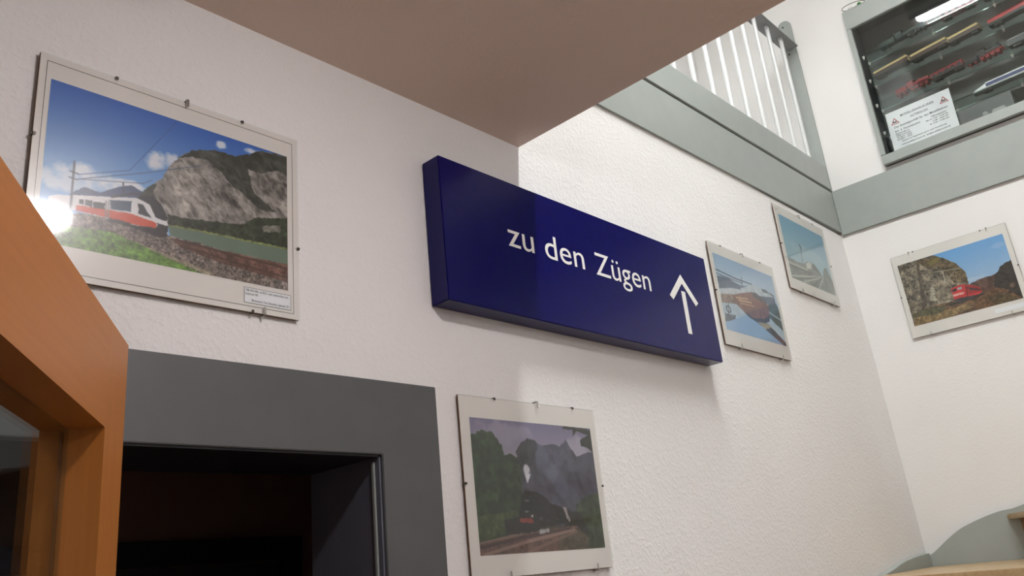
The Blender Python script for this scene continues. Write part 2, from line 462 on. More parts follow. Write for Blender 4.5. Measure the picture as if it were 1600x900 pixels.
# stringers: curved boards along both walls
def smooth_curve(pts, n=6):
    out = []
    for i in range(len(pts) - 1):
        p0 = pts[max(i - 1, 0)]; p1 = pts[i]; p2 = pts[i + 1]; p3 = pts[min(i + 2, len(pts) - 1)]
        for k in range(n):
            s = k / n
            out.append(tuple(0.5 * (2 * b + (c - a) * s + (2 * a - 5 * b + 4 * c - dd) * s * s + (-a + 3 * b - 3 * c + dd) * s ** 3)
                             for a, b, c, dd in zip(p0, p1, p2, p3)))
    out.append(pts[-1])
    return out
ca = smooth_curve([(1.50, -1.45), (2.4, -0.72), (3.1, -0.235), (3.45, -0.128), (3.63, -0.096), (3.75, -0.0775), (3.90, -0.064), (4.075, -0.056)])
def strip_prism(curve, base, fn):
    mb = MB(); n = len(curve)
    v = []
    for p in curve:
        v += [fn(p[0], p[1], 0), fn(p[0], p[1], 1), fn(p[0], base(p), 0), fn(p[0], base(p), 1)]
    f = [(0, 1, 3, 2), (4 * n - 4, 4 * n - 2, 4 * n - 1, 4 * n - 3)]
    for i in range(n - 1):
        a, b = 4 * i, 4 * i + 4
        f += [(a, b, b + 1, a + 1), (a + 2, a + 3, b + 3, b + 2), (a, a + 2, b + 2, b), (a + 1, b + 1, b + 3, a + 3)]
    return mb.poly(v, f)
strip_prism(ca, lambda p: p[1] - 0.30, lambda x, z, k: L((x, YA - 0.001 if k else YA - 0.030, z))).build('stringer', M['grey'], t, 0.0015)
cb = smooth_curve([(1.335, -0.072), (1.309, -0.0640), (1.278, -0.046), (1.221, -0.006), (1.159, 0.031), (1.074, 0.062), (0.992, 0.083), (0.891, 0.100), (0.6, 0.20), (0.2, 0.42), (-0.19, 0.69)])
strip_prism(cb, lambda p: p[1] - 0.34, lambda y, z, k: L((min(4.100, battered(z) - 0.003) if k else XS, y, z))).build('stringer', M['grey'], t, 0.004)

# ---------------------------------------------------------------- lamps (out of view above the frame), plus an added fill lamp
t = thing('stair_lamp', (1.95, 0.20, 3.64), 'long white tube luminaire under the high ceiling above the stairs', 'lamp')
MB().box(-0.082, 0.082, -0.94, 0.94, 0.012, 0.109).build('housing', M['lamp_case'], t, 0.004)
for s in (-1, 1):                                        # side aprons, added to cut the light on the upper right wall
    MB().box(min(s * 0.078, s * 0.082), max(s * 0.078, s * 0.082), -0.94, 0.94, -0.027, 0.0115).build('light_shield', M['case_side'], t)
pr = [(0.066 * math.cos(a), 0.84 + 0.066 * math.sin(a)) for a in [PI * k / 8 for k in range(9)]]
pr += [(-x, -y) for x, y in pr]
MB().prism(pr, lambda p, k: (p[0], p[1], 0.011 if k else 0.0)).build('diffuser', M['stair_lamp'], t)
t = thing('ceiling_lamp', (0.73, 0.25, ZC), 'round flat lamp under the low ceiling of the lower room', 'lamp')
MB().lathe([(0.088, 0), (0.088, -0.028), (0.080, -0.03), (0.080, -0.005)], (0, 0, 0)).build('housing', M['lamp_case'], t, 0, True)
MB().lathe([(0.075, -0.024), (0.075, -0.045), (0.06, -0.058), (0.025, -0.064)], (0, 0, 0)).build('diffuser', M['room_lamp'], t, 0, True)
copy_thing(t, (1.15, -1.35, ZC), 'added fill lamp under the low ceiling, unseen behind the viewer')  # added fill, brightens the right-hand part of the walls

# ---------------------------------------------------------------- blue sign
t = thing('direction_sign', (1.237, YA, 0.612), 'large blue box sign reading zu den Zügen with an upward arrow', 'sign')
SW, SH, SD = 1.223, 0.368, 0.060
MB().box(0, SW, -SD, -0.002, 0, SH).build('sign_box', M['sign_blue'], t, 0.0022, seg=2)
yf = -SD - 0.0006
def SP(x, z):                   # from wall coordinates into the sign's own
    return (x - 1.237, z - 0.612)
for word, x0, x1, zb, hgt in (('zu', 1.4585, 1.5565, 0.7955, None), ('den', 1.601, 1.767, 0.7945, None), ('Zügen', 1.818, 2.092, 0.791, None)):
    xb, zb_ = SP(x0, zb)
    o = text_mesh(word, 'lettering', M['sign_white'], t, face(xb, yf, zb_), None, 0.1, 0.0, res=6)
    xs = [v.co.x for v in o.data.vertices]
    s = (x1 - x0) / (max(xs) - min(xs)); mn = min(xs)
    for v in o.data.vertices:
        v.co.x = xb + (v.co.x - mn) * s
        v.co.z = zb_ + (v.co.z - zb_) * 1.0
ar = MB()
def flat(pts):
    q = [SP(*p) for p in pts]
    ar.prism(q, lambda p, k: (p[0], yf - 0.0004 if k else yf + 0.0002, p[1]))
flat([(2.279, 0.884), (2.1945, 0.799), (2.212, 0.787), (2.279, 0.853)])
flat([(2.279, 0.884), (2.279, 0.853), (2.3455, 0.787), (2.363, 0.7995)])
flat([(2.2675, 0.826), (2.2675, 0.6835), (2.2905, 0.6835), (2.2905, 0.826)])
ar.build('arrow', M['sign_white'], t)

# ---------------------------------------------------------------- the printed photographs: painted into colour attributes of a fine grid
PAINT = {
 'alps': [
  ('grad',[(0.421,1.003),(0.31,0.411)],(46,98,182),(130,174,222)),
  ('blob',[(0.187,0.45)],0.13,0.07,(228,230,238)),
  ('blob',[(0.054,0.378)],0.1,0.06,(205,215,230)),
  ('blob',[(0.308,0.463)],0.06,0.03,(232,232,238)),
  ('blob',[(0.41,0.676)],0.045,0.07,(225,224,230)),
  ('blob',[(0.467,0.716)],0.03,0.05,(215,216,226)),
  ('blob',[(0.676,0.926)],0.026,0.026,(225,226,234)),
  ('blob',[(0.832,0.952)],0.045,0.025,(225,226,234)),
  ('poly',[(0.096,0.312),(0.144,0.378),(0.202,0.368),(0.26,0.427),(0.314,0.466),(0.359,0.441),(0.413,0.348),(0.083,0.231)],(66,84,120),0.1,10),
  ('poly',[(0.349,0.428),(0.395,0.514),(0.433,0.565),(0.457,0.659),(0.509,0.767),(0.553,0.822),(0.651,0.872),(0.741,0.874),(0.806,0.922),(0.867,0.978),(0.933,0.996),(1.017,0.998),(1.011,0.259),(0.441,0.253)],(134,128,124),0.42,16),
  ('poly',[(0.49,0.734),(0.553,0.822),(0.651,0.872),(0.741,0.874),(0.806,0.922),(0.867,0.978),(1.017,0.998),(1.016,0.849),(0.949,0.868),(0.867,0.804),(0.804,0.81),(0.836,0.643),(0.948,0.546),(0.867,0.537),(0.758,0.633),(0.698,0.7),(0.623,0.782),(0.551,0.774)],(58,62,56),0.4,24),
  ('poly',[(0.349,0.428),(0.395,0.514),(0.408,0.509),(0.397,0.45),(0.36,0.391)],(60,66,60),0.3,30),
  ('poly',[(0.459,0.335),(0.519,0.338),(0.643,0.363),(0.775,0.392),(0.852,0.472),(0.915,0.497),(1.014,0.529),(1.012,0.283),(0.717,0.265),(0.461,0.261)],(48,58,44),0.5,40),
  ('poly',[(0.867,0.419),(0.964,0.461),(0.963,0.413),(0.883,0.378)],(110,108,100),0.4,40),
  ('poly',[(0.464,0.271),(0.575,0.283),(1.012,0.307),(1.012,0.288),(0.575,0.266),(0.465,0.258)],(120,130,80),0.2,30),
  ('poly',[(0.465,0.262),(0.575,0.27),(0.717,0.277),(1.012,0.292),(1.011,0.184),(0.718,0.181),(0.475,0.202)],(104,122,108),0.06,8),
  ('poly',[(-0.029,0.118),(0.129,0.211),(0.244,0.221),(0.354,0.198),(0.469,0.204),(0.718,0.185),(1.011,0.188),(1.009,-0.021),(0.581,-0.037),(-0.019,-0.057)],(116,104,98),0.6,110),
  ('poly',[(0.476,0.189),(0.718,0.181),(1.011,0.184),(1.01,0.06),(0.719,0.093),(0.523,0.134)],(104,74,64),0.35,50),
  ('line',[(0.496,0.184),(0.747,0.169),(1.011,0.155)],0.006,(70,50,46)),
  ('line',[(0.523,0.151),(0.747,0.12),(1.01,0.09)],0.006,(74,54,48)),
  ('poly',[(0.319,0.123),(0.472,0.074),(0.662,0.014),(0.635,-0.004),(0.433,0.071)],(150,140,120),0.3,50),
  ('poly',[(-0.027,0.09),(0.122,0.121),(0.235,0.142),(0.344,0.112),(0.446,0.065),(0.593,0.005),(0.635,-0.008),(0.449,-0.017),(-0.02,-0.03)],(96,132,54),0.35,45),
  ('poly',[(0.027,0.27),(0.053,0.291),(0.335,0.392),(0.373,0.4),(0.412,0.391),(0.445,0.345),(0.465,0.262),(0.464,0.198),(0.418,0.181),(0.354,0.194),(0.232,0.216),(0.128,0.222),(0.029,0.228)],(222,220,224),0.04,20),
  ('poly',[(0.335,0.392),(0.359,0.424),(0.398,0.428),(0.431,0.395),(0.459,0.314),(0.456,0.289),(0.414,0.296),(0.389,0.371)],(40,42,50),0.1,20),
  ('poly',[(0.342,0.362),(0.361,0.361),(0.397,0.286),(0.348,0.296)],(44,50,62),0.1,20),
  ('poly',[(0.239,0.338),(0.319,0.364),(0.318,0.295),(0.244,0.282)],(62,82,110),0.1,15),
  ('poly',[(0.179,0.3),(0.221,0.31),(0.221,0.261),(0.181,0.26)],(52,56,66),0.1,20),
  ('poly',[(0.15,0.3),(0.175,0.306),(0.176,0.266),(0.151,0.268)],(52,56,66),0.1,20),
  ('poly',[(0.129,0.297),(0.145,0.3),(0.146,0.268),(0.13,0.269)],(52,56,66),0.1,20),
  ('poly',[(0.122,0.256),(0.23,0.272),(0.316,0.283),(0.402,0.267),(0.418,0.261),(0.416,0.226),(0.353,0.219),(0.238,0.223),(0.123,0.224)],(206,78,50),0.08,20),
  ('poly',[(0.238,0.223),(0.353,0.219),(0.419,0.227),(0.42,0.262),(0.465,0.262),(0.464,0.189),(0.418,0.172),(0.354,0.19),(0.235,0.201)],(44,42,46),0.2,30),
  ('line',[(0.225,0.324),(0.227,0.214)],0.005,(150,150,155)),
  ('line',[(0.235,0.328),(0.237,0.218)],0.005,(150,150,155)),
  ('line',[(0.104,0.52),(0.104,0.19)],0.006,(60,66,84)),
  ('line',[(0.092,0.453),(0.12,0.449)],0.004,(60,66,84)),
  ('line',[(0.091,0.415),(0.119,0.412)],0.004,(60,66,84)),
  ('line',[(0.283,0.467),(0.285,0.396)],0.005,(60,66,84)),
  ('line',[(0.12,0.445),(0.304,0.559),(0.484,0.991)],0.0025,(60,90,150)),
  ('line',[(0.121,0.417),(0.355,0.565),(0.595,0.733)],0.0025,(70,86,120)),
  ('line',[(0.121,0.417),(0.357,0.497),(0.394,0.536)],0.0025,(80,96,130)),
  ('line',[(0.244,0.357),(0.322,0.416),(0.359,0.42)],0.006,(60,62,70)),
 ],
 'steam': [
  ('grad',[(0.463,0.984),(0.433,0.708)],(120,112,142),(150,142,158)),
  ('poly',[(-0.076,0.304),(1.109,0.357),(1.035,-0.113),(-0.101,-0.029)],(64,58,46),0.24,40),
  ('blob',[(0.25,0.898)],0.25,0.1,(150,142,164)),
  ('blob',[(0.852,0.82)],0.1,0.1,(160,152,170)),
  ('poly',[(0.329,0.77),(0.368,0.823),(0.424,0.869),(0.485,0.862),(0.533,0.817),(0.626,0.84),(0.699,0.828),(0.763,0.882),(0.793,0.816),(0.842,0.747),(0.947,0.789),(1.176,0.783),(1.087,0.215),(0.802,0.171),(0.514,0.197),(0.305,0.204),(0.336,0.671)],(72,70,86),0.2,9),
  ('poly',[(0.329,0.77),(0.368,0.823),(0.424,0.869),(0.485,0.862),(0.504,0.798),(0.466,0.693),(0.42,0.591),(0.342,0.491),(0.329,0.654)],(48,46,54),0.32,14),
  ('blob',[(0.532,0.731)],0.05,0.09,(92,92,112)),
  ('blob',[(0.599,0.614)],0.07,0.09,(96,96,116)),
  ('blob',[(0.676,0.496)],0.06,0.08,(90,90,110)),
  ('blob',[(0.832,0.675)],0.1,0.06,(84,82,98)),
  ('blob',[(0.459,0.626)],0.03,0.09,(58,56,66)),
  ('poly',[(-0.019,0.867),(0.035,0.88),(0.076,0.912),(0.114,0.899),(0.154,0.903),(0.185,0.859),(0.225,0.796),(0.234,0.723),(0.285,0.742),(0.323,0.711),(0.354,0.638),(0.344,0.426),(0.322,0.298),(0.298,0.22),(0.226,0.144),(-0.006,0.088),(-0.078,0.092)],(40,56,34),0.44,22),
  ('poly',[(-0.006,0.273),(0.291,0.314),(0.303,0.235),(0.228,0.16),(-0.006,0.095)],(62,76,44),0.32,30),
  ('poly',[(0.79,0.359),(0.896,0.428),(0.999,0.45),(1.126,0.466),(1.046,-0.045),(0.741,-0.001),(0.725,0.157)],(46,58,40),0.4,26),
  ('poly',[(0.634,0.31),(0.818,0.29),(0.871,0.118),(0.68,0.093)],(36,36,34),0.32,26),
  ('poly',[(-0.006,0.088),(0.306,0.141),(0.766,0.186),(0.831,-0.032),(-0.015,-0.014)],(98,70,62),0.24,40),
  ('poly',[(0.612,0.128),(0.764,0.172),(0.867,0.084),(0.833,-0.015),(0.597,0.008)],(76,66,52),0.32,40),
  ('line',[(0.003,0.054),(0.336,0.116),(0.707,0.164)],0.012,(60,44,42)),
  ('line',[(0.031,0.005),(0.366,0.084),(0.743,0.153)],0.012,(140,112,104)),
  ('line',[(0.34,-0.0),(0.534,0.067),(0.76,0.139)],0.01,(120,92,84)),
  ('line',[(0.008,0.087),(0.306,0.138)],0.008,(130,104,96)),
  ('poly',[(0.188,0.238),(0.303,0.267),(0.303,0.141),(0.195,0.146)],(34,30,34),0.24,20),
  ('poly',[(0.336,0.426),(0.364,0.458),(0.423,0.459),(0.506,0.427),(0.569,0.36),(0.726,0.308),(0.717,0.208),(0.478,0.179),(0.406,0.145),(0.304,0.149),(0.309,0.298)],(24,22,26),0.32,40),
  ('poly',[(0.34,0.386),(0.372,0.458),(0.403,0.459),(0.425,0.385),(0.414,0.28),(0.329,0.282)],(16,15,18),0.16,30),
  ('poly',[(0.305,0.254),(0.392,0.252),(0.415,0.232),(0.41,0.213),(0.302,0.223)],(128,52,46),0.16,30),
  ('blob',[(0.402,0.61)],0.028,0.045,(205,198,208)),
  ('poly',[(0.379,0.59),(0.431,0.591),(0.392,0.516)],(200,192,204),0.16,20),
  ('poly',[(0.659,0.334),(0.691,0.326),(0.719,0.224),(0.703,0.216)],(150,140,140),0.24,30),
  ('poly',[(0.45,0.164),(0.529,0.172),(0.529,0.145),(0.452,0.132)],(150,146,150),0.16,30),
  ('blob',[(0.364,0.302)],0.02,0.008,(120,116,118)),
  ('blob',[(0.373,0.385)],0.02,0.008,(96,92,96)),
  ('blob',[(0.406,0.268)],0.009,0.012,(190,184,180)),
  ('blob',[(0.477,0.247)],0.012,0.012,(70,66,66)),
  ('blob',[(0.535,0.229)],0.012,0.012,(66,62,62)),
  ('blob',[(0.608,0.24)],0.012,0.012,(66,62,62)),
  ('poly',[(0.749,1.002),(0.875,0.995),(1.006,0.988),(1.024,0.756),(0.952,0.826),(0.894,0.841),(0.891,0.892),(0.968,0.938),(0.872,0.967),(0.826,0.918),(0.829,0.973),(0.736,0.974)],(46,50,44),0.4,60),
 ],
 'snow': [  # moderately pale tones, partly standing in for reflection on the glass
  ('grad',[(0.465,0.997),(0.572,0.729)],(150,176,208),(176,196,216)),
  ('poly',[(0.006,0.698),(0.188,0.714),(0.364,0.674),(0.572,0.729),(0.731,0.741),(0.957,0.717),(0.964,0.573),(-0.002,0.405)],(92,106,128),0.19,12),
  ('poly',[(-0.016,0.517),(0.221,0.596),(0.482,0.631),(0.43,0.426),(-0.006,0.388)],(190,196,204),0.14,16),
  ('line',[(-0.006,0.778),(0.299,0.749),(0.577,0.752)],0.01,(70,80,100)),
  ('line',[(-0.007,0.727),(0.25,0.716),(0.417,0.717)],0.008,(80,90,108)),
  ('line',[(0.418,0.804),(0.396,0.675)],0.008,(70,76,92)),
  ('poly',[(0.353,0.628),(0.576,0.748),(0.8,0.744),(0.946,0.677),(0.467,0.575)],(180,190,200),0.14,18),
  ('poly',[(0.731,0.741),(0.824,0.748),(0.884,0.711),(0.765,0.697)],(80,92,110),0.11,20),
  ('poly',[(-0.006,0.388),(0.362,0.493),(0.778,0.238),(1.044,0.017),(-0.027,-0.038)],(176,192,208),0.11,10),
  ('poly',[(0.01,0.458),(0.2,0.505),(0.317,0.48),(0.33,0.364),(0.211,0.382),(0.003,0.341)],(136,116,108),0.22,22),
  ('poly',[(0.198,0.496),(0.36,0.569),(0.549,0.641),(0.695,0.605),(0.827,0.517),(0.795,0.384),(0.653,0.277),(0.47,0.248),(0.339,0.316),(0.215,0.4)],(126,86,80),0.17,16),
  ('poly',[(0.547,0.633),(0.618,0.65),(0.758,0.588),(0.792,0.543),(0.724,0.542),(0.563,0.567)],(84,80,88),0.11,20),
  ('line',[(0.255,0.479),(0.452,0.515)],0.012,(200,160,120)),
  ('line',[(0.29,0.455),(0.507,0.478)],0.012,(206,166,124)),
  ('line',[(0.323,0.42),(0.541,0.439)],0.01,(186,146,112)),
  ('line',[(0.33,0.535),(0.308,0.358)],0.008,(190,150,120)),
  ('poly',[(0.339,0.316),(0.475,0.266),(0.682,0.302),(0.795,0.384),(0.769,0.289),(0.586,0.191),(0.442,0.224)],(58,60,70),0.17,20),
  ('poly',[(0.541,0.232),(0.783,0.257),(0.792,0.207),(0.666,0.159)],(160,146,120),0.11,20),
  ('poly',[(0.817,0.55),(0.97,0.593),(1.023,0.443),(1.002,0.203),(0.784,0.346)],(78,92,92),0.22,20),
  ('line',[(0.805,0.422),(1.0,0.365)],0.014,(170,184,196)),
  ('line',[(0.758,0.251),(1.0,0.114)],0.02,(190,200,212)),
  ('poly',[(0.666,0.159),(0.792,0.207),(1.003,0.043),(1.001,-0.045),(0.85,0.001)],(64,66,74),0.22,20),
  ('poly',[(0.02,0.207),(0.194,0.228),(0.151,0.135),(0.007,0.107)],(96,104,112),0.28,14),
  ('ring',[(0.09,0.28)],0.04,0.05,(70,74,82)),
  ('line',[(0.108,0.354),(0.071,0.196)],0.008,(80,82,90)),
  ('poly',[(0.003,0.089),(0.37,0.274),(0.548,0.217),(1.027,-0.04),(-0.031,-0.055)],(150,180,214),0.04,6),
 ],
 'tracks': [
  ('grad',[(0.465,0.938),(0.471,0.419)],(104,158,190),(150,182,196)),
  ('blob',[(0.535,0.523)],0.4,0.12,(158,186,198)),
  ('poly',[(-0.01,0.315),(0.101,0.324),(0.235,0.311),(0.361,0.332),(0.463,0.396),(0.613,0.403),(0.727,0.294),(0.754,0.24),(0.918,0.396),(0.973,0.285),(1.141,-0.048),(-0.076,-0.071)],(122,130,124),0.19,14),
  ('poly',[(-0.022,0.275),(0.252,0.276),(0.409,0.276),(0.677,0.237),(0.735,0.23),(0.409,0.144),(-0.01,0.055)],(108,112,106),0.22,20),
  ('line',[(-0.006,0.242),(0.413,0.245)],0.02,(172,172,160)),
  ('line',[(0.004,0.186),(0.522,0.22)],0.014,(90,96,92)),
  ('poly',[(0.406,0.346),(0.494,0.402),(0.552,0.379),(0.517,0.294),(0.405,0.265)],(196,196,186),0.11,20),
  ('poly',[(0.547,0.382),(0.638,0.37),(0.726,0.273),(0.541,0.277)],(96,104,100),0.17,20),
  ('line',[(0.365,0.62),(0.33,0.342)],0.012,(90,100,108)),
  ('line',[(0.345,0.619),(0.38,0.583)],0.016,(80,88,96)),
  ('poly',[(0.819,0.365),(0.886,0.439),(0.936,0.401),(0.902,0.264),(0.777,0.242)],(104,120,112),0.17,20),
  ('line',[(-0.005,0.027),(0.735,0.23)],0.012,(186,186,176)),
  ('line',[(0.083,0.005),(0.751,0.23)],0.012,(94,98,92)),
  ('line',[(0.249,0.006),(0.754,0.231)],0.012,(180,180,170)),
  ('line',[(0.45,0.006),(0.759,0.229)],0.014,(96,100,94)),
  ('line',[(0.598,0.008),(0.773,0.233)],0.014,(180,180,170)),
  ('line',[(0.776,-0.002),(0.801,0.241)],0.014,(100,104,98)),
 ],
 'redtrain': [
  ('grad',[(0.665,0.999),(0.72,0.368)],(104,160,214),(160,186,214)),
  ('blob',[(0.656,0.47)],0.1,0.03,(176,194,214)),
  ('blob',[(0.938,0.851)],0.08,0.04,(140,178,218)),
  ('poly',[(0.591,0.407),(0.706,0.441),(0.814,0.444),(0.856,0.461),(0.893,0.536),(0.948,0.572),(1.01,0.587),(1.019,-0.008),(0.677,0.199)],(84,62,54),0.35,22),
  ('poly',[(0.825,0.434),(0.856,0.461),(0.893,0.536),(0.948,0.572),(1.01,0.587),(1.012,-0.05),(0.876,0.198),(0.795,0.261)],(46,42,40),0.4,26),
  ('poly',[(-0.023,1.006),(0.351,0.999),(0.413,0.936),(0.449,0.893),(0.492,0.809),(0.534,0.769),(0.567,0.672),(0.596,0.597),(0.592,0.454),(0.587,0.385),(0.413,0.18),(-0.0,0.124)],(112,102,88),0.55,26),
  ('poly',[(0.174,0.999),(0.351,0.999),(0.449,0.893),(0.534,0.769),(0.596,0.597),(0.589,0.437),(0.466,0.492),(0.386,0.777),(0.266,0.838)],(92,78,58),0.5,30),
  ('blob',[(0.341,0.899)],0.06,0.05,(122,108,62)),
  ('poly',[(0.176,0.922),(0.205,0.92),(0.167,0.245),(0.122,0.241)],(84,74,64),0.3,40),
  ('poly',[(0.247,0.55),(0.28,0.485),(0.263,0.298),(0.209,0.323)],(160,152,136),0.4,50),
  ('poly',[(0.011,0.193),(0.194,0.233),(0.421,0.225),(0.695,0.226),(0.795,0.261),(0.878,0.209),(1.016,-0.029),(0.997,-0.134),(-0.012,-0.041)],(98,72,50),0.45,30),
  ('poly',[(0.009,0.133),(0.202,0.108),(0.516,0.133),(0.572,0.06),(0.267,-0.017),(0.005,-0.024)],(132,108,72),0.35,36),
  ('poly',[(0.011,0.193),(0.192,0.221),(0.359,0.193),(0.286,0.095),(0.009,0.133)],(84,82,58),0.35,40),
  ('poly',[(0.682,0.15),(0.844,0.167),(1.016,-0.029),(0.786,-0.015)],(84,70,48),0.4,36),
  ('blob',[(0.947,0.233)],0.03,0.05,(120,98,80)),
  ('blob',[(0.367,0.238)],0.03,0.02,(180,172,156)),
  ('poly',[(0.288,0.19),(0.416,0.198),(0.695,0.226),(0.704,0.198),(0.465,0.157)],(52,46,44),0.3,40),
  ('line',[(0.321,0.735),(0.554,0.679)],0.006,(168,160,140)),
  ('line',[(0.396,0.71),(0.396,0.539)],0.008,(178,170,150)),
  ('line',[(0.503,0.668),(0.401,0.524)],0.006,(160,152,134)),
  ('line',[(0.505,0.594),(0.496,0.502)],0.006,(140,130,116)),
  ('poly',[(0.425,0.415),(0.499,0.437),(0.542,0.431),(0.626,0.375),(0.678,0.317),(0.683,0.248),(0.662,0.23),(0.557,0.209),(0.476,0.223),(0.424,0.242)],(196,50,52),0.08,20),
  ('poly',[(0.561,0.397),(0.626,0.371),(0.677,0.313),(0.682,0.256),(0.552,0.259)],(160,40,44),0.1,20),
  ('poly',[(0.499,0.437),(0.542,0.431),(0.563,0.406),(0.548,0.256),(0.477,0.227),(0.424,0.242),(0.425,0.28),(0.525,0.281)],(188,46,48),0.06,20),
  ('line',[(0.563,0.406),(0.546,0.226)],0.008,(110,28,32)),
  ('poly',[(0.582,0.359),(0.668,0.298),(0.669,0.274),(0.581,0.321)],(60,44,50),0.1,20),
  ('poly',[(0.433,0.395),(0.473,0.402),(0.469,0.36),(0.432,0.359)],(36,36,42),0.1,20),
  ('poly',[(0.481,0.4),(0.521,0.405),(0.521,0.369),(0.48,0.365)],(150,160,168),0.1,20),
  ('poly',[(0.425,0.319),(0.527,0.318),(0.529,0.289),(0.425,0.285)],(226,170,160),0.1,20),
  ('poly',[(0.424,0.242),(0.534,0.238),(0.615,0.229),(0.595,0.191),(0.471,0.19),(0.429,0.207)],(60,54,56),0.3,30),
  ('line',[(0.557,0.371),(0.673,0.291)],0.008,(70,40,44)),
 ],
}

def srgb_lin(a):
    a = a / 255.0
    return np.where(a <= 0.04045, a / 12.92, ((a + 0.055) / 1.055) ** 2.4)

def value_noise(U, V, fx, fy, rng):
    g = rng.random((int(fy) + 3, int(fx) + 3))
    x = U * fx; y = V * fy
    i = np.floor(x).astype(int); j = np.floor(y).astype(int)
    fx_ = x - i; fy_ = y - j
    fx_ = fx_ * fx_ * (3 - 2 * fx_); fy_ = fy_ * fy_ * (3 - 2 * fy_)
    return (g[j, i] * (1 - fx_) + g[j, i + 1] * fx_) * (1 - fy_) + (g[j + 1, i] * (1 - fx_) + g[j + 1, i + 1] * fx_) * fy_

def fbm(U, V, f, asp, rng):
    s = 0; a = 0.5
    for k in range(4):
        s = s + a * value_noise(U, V, f * asp * 2 ** k, f * 2 ** k, rng); a *= 0.55
    return (s / 1.0 - 0.5) * 2.0

def inside(U, V, pts):
    r = np.zeros(U.shape, bool); n = len(pts)
    for i in range(n):
        x0, y0 = pts[i]; x1, y1 = pts[(i + 1) % n]
        if y0 == y1: continue
        c = ((y0 > V) != (y1 > V)) & (U < (x1 - x0) * (V - y0) / (y1 - y0) + x0)
        r ^= c
    return r

def paint(layers, nx, ny, seed):
    rng = np.random.default_rng(seed)
    U, V = np.meshgrid(np.linspace(0, 1, nx), np.linspace(0, 1, ny))
    asp = nx / ny
    img = np.zeros((ny, nx, 3))
    wob = fbm(U, V, 40, asp, rng)
    for l in layers:
        k, pts = l[0], l[1]
        if k == 'grad':
            (x0, y0), (x1, y1) = pts
            f = np.clip((V - y0) / (y1 - y0), 0, 1)[..., None]
            img = np.array(l[2]) * (1 - f) + np.array(l[3]) * f
        elif k == 'poly':
            amp, fr = l[3], l[4]
            e = 0.003 if amp < 0.15 else 0.009
            m = inside(U + e * wob, V + e * np.roll(wob, 7, 1), pts).astype(float)[..., None]
            n = fbm(U, V, fr, asp, rng)
            if amp >= 0.2:                               # rock, ballast, leaves: streaks and grain on top of the broad patches
                q = fbm(np.clip(U * 0.7 + V * 0.25, 0, 1), V * 0.55, fr * 2.2, asp, rng)
                big = fbm(U, V, fr * 0.45, asp, rng)
                n = 1.0 * n + 0.9 * big + 0.9 * (0.45 - 2.2 * np.abs(q)) + 0.45 * (rng.random(U.shape) - 0.5)
            n = n[..., None]
            img = img * (1 - m) + m * np.clip(np.array(l[2]) * (1 + amp * n), 0, 255)
        elif k == 'blob':
            (cx, cy) = pts[0]
            q = ((U - cx) / l[2]) ** 2 + ((V - cy) / l[3]) ** 2
            n = fbm(U, V, 14, asp, rng)
            m = np.clip(1.25 - q + 1.1 * n, 0, 1)[..., None] * 0.92
            img = img * (1 - m) + m * np.array(l[4])
        elif k == 'ring':
            (cx, cy) = pts[0]
            q = np.sqrt(((U - cx) / l[2]) ** 2 + ((V - cy) / l[3]) ** 2)
            m = (np.abs(q - 0.8) < 0.22).astype(float)[..., None] * 0.8
            img = img * (1 - m) + m * np.array(l[4])
        elif k == 'line':
            w = l[2]
            for (x0, y0), (x1, y1) in zip(pts, pts[1:]):
                dx, dy = (x1 - x0) * asp, y1 - y0
                s = np.clip((((U - x0) * asp) * dx + (V - y0) * dy) / (dx * dx + dy * dy + 1e-9), 0, 1)
                d_ = np.hypot((U - x0) * asp - s * dx, V - y0 - s * dy)
                m = np.clip((w - d_) / 0.003 + 0.5, 0, 1)[..., None] * 0.85
                img = img * (1 - m) + m * np.array(l[3])
    p = np.pad(img, ((1, 1), (1, 1), (0, 0)), 'edge')        # the softness of a print
    img = (p[1:-1, 1:-1] * 4 + p[:-2, 1:-1] + p[2:, 1:-1] + p[1:-1, :-2] + p[1:-1, 2:]) / 8
    return srgb_lin(img)

def print_material(name, gain):
    m = new_mat(name, (0.5, 0.5, 0.5, 1), 0.5, 0, 0.2)
    a = node(m, 'ShaderNodeAttribute'); a.attribute_name = 'print'
    g = node(m, 'ShaderNodeMix', data_type='RGBA', blend_type='MULTIPLY')
    g.inputs['Factor'].default_value = 1.0
    g.inputs['B'].default_value = (gain, gain, gain, 1)
    link(m, a.outputs['Color'], g.inputs['A'])
    link(m, g.outputs['Result'], m.node_tree.nodes['Principled BSDF'].inputs['Base Color'])
    return m

def photo_mesh(key, x0, x1, z0, z1, y, parent, gain, nx=300, seed=1):
    ny = int(nx * (z1 - z0) / (x1 - x0))
    img = paint(PAINT[key], nx, ny, seed)
    X, Zz = np.meshgrid(np.linspace(x0, x1, nx), np.linspace(z0, z1, ny))
    co = np.stack([X, np.full_like(X, y), Zz], -1).reshape(-1, 3)
    idx = np.arange(nx * ny).reshape(ny, nx)
    q = np.stack([idx[:-1, :-1], idx[:-1, 1:], idx[1:, 1:], idx[1:, :-1]], -1).reshape(-1, 4)
    me = bpy.data.meshes.new('photo_print')
    me.vertices.add(len(co)); me.vertices.foreach_set('co', co.astype(np.float32).ravel())
    me.loops.add(q.size); me.loops.foreach_set('vertex_index', q.astype(np.int32).ravel())
    me.polygons.add(len(q)); me.polygons.foreach_set('loop_start', np.arange(0, q.size, 4, dtype=np.int32))
    me.update(calc_edges=True)
    at = me.color_attributes.new('print', 'FLOAT_COLOR', 'POINT')
    rgba = np.concatenate([img.reshape(-1, 3), np.ones((nx * ny, 1))], 1)
    at.data.foreach_set('color', rgba.astype(np.float32).ravel())
    me.materials.append(print_material('print_' + key, gain))
    o = bpy.data.objects.new('photo_print', me); COL.objects.link(o); o.parent = parent
    return o

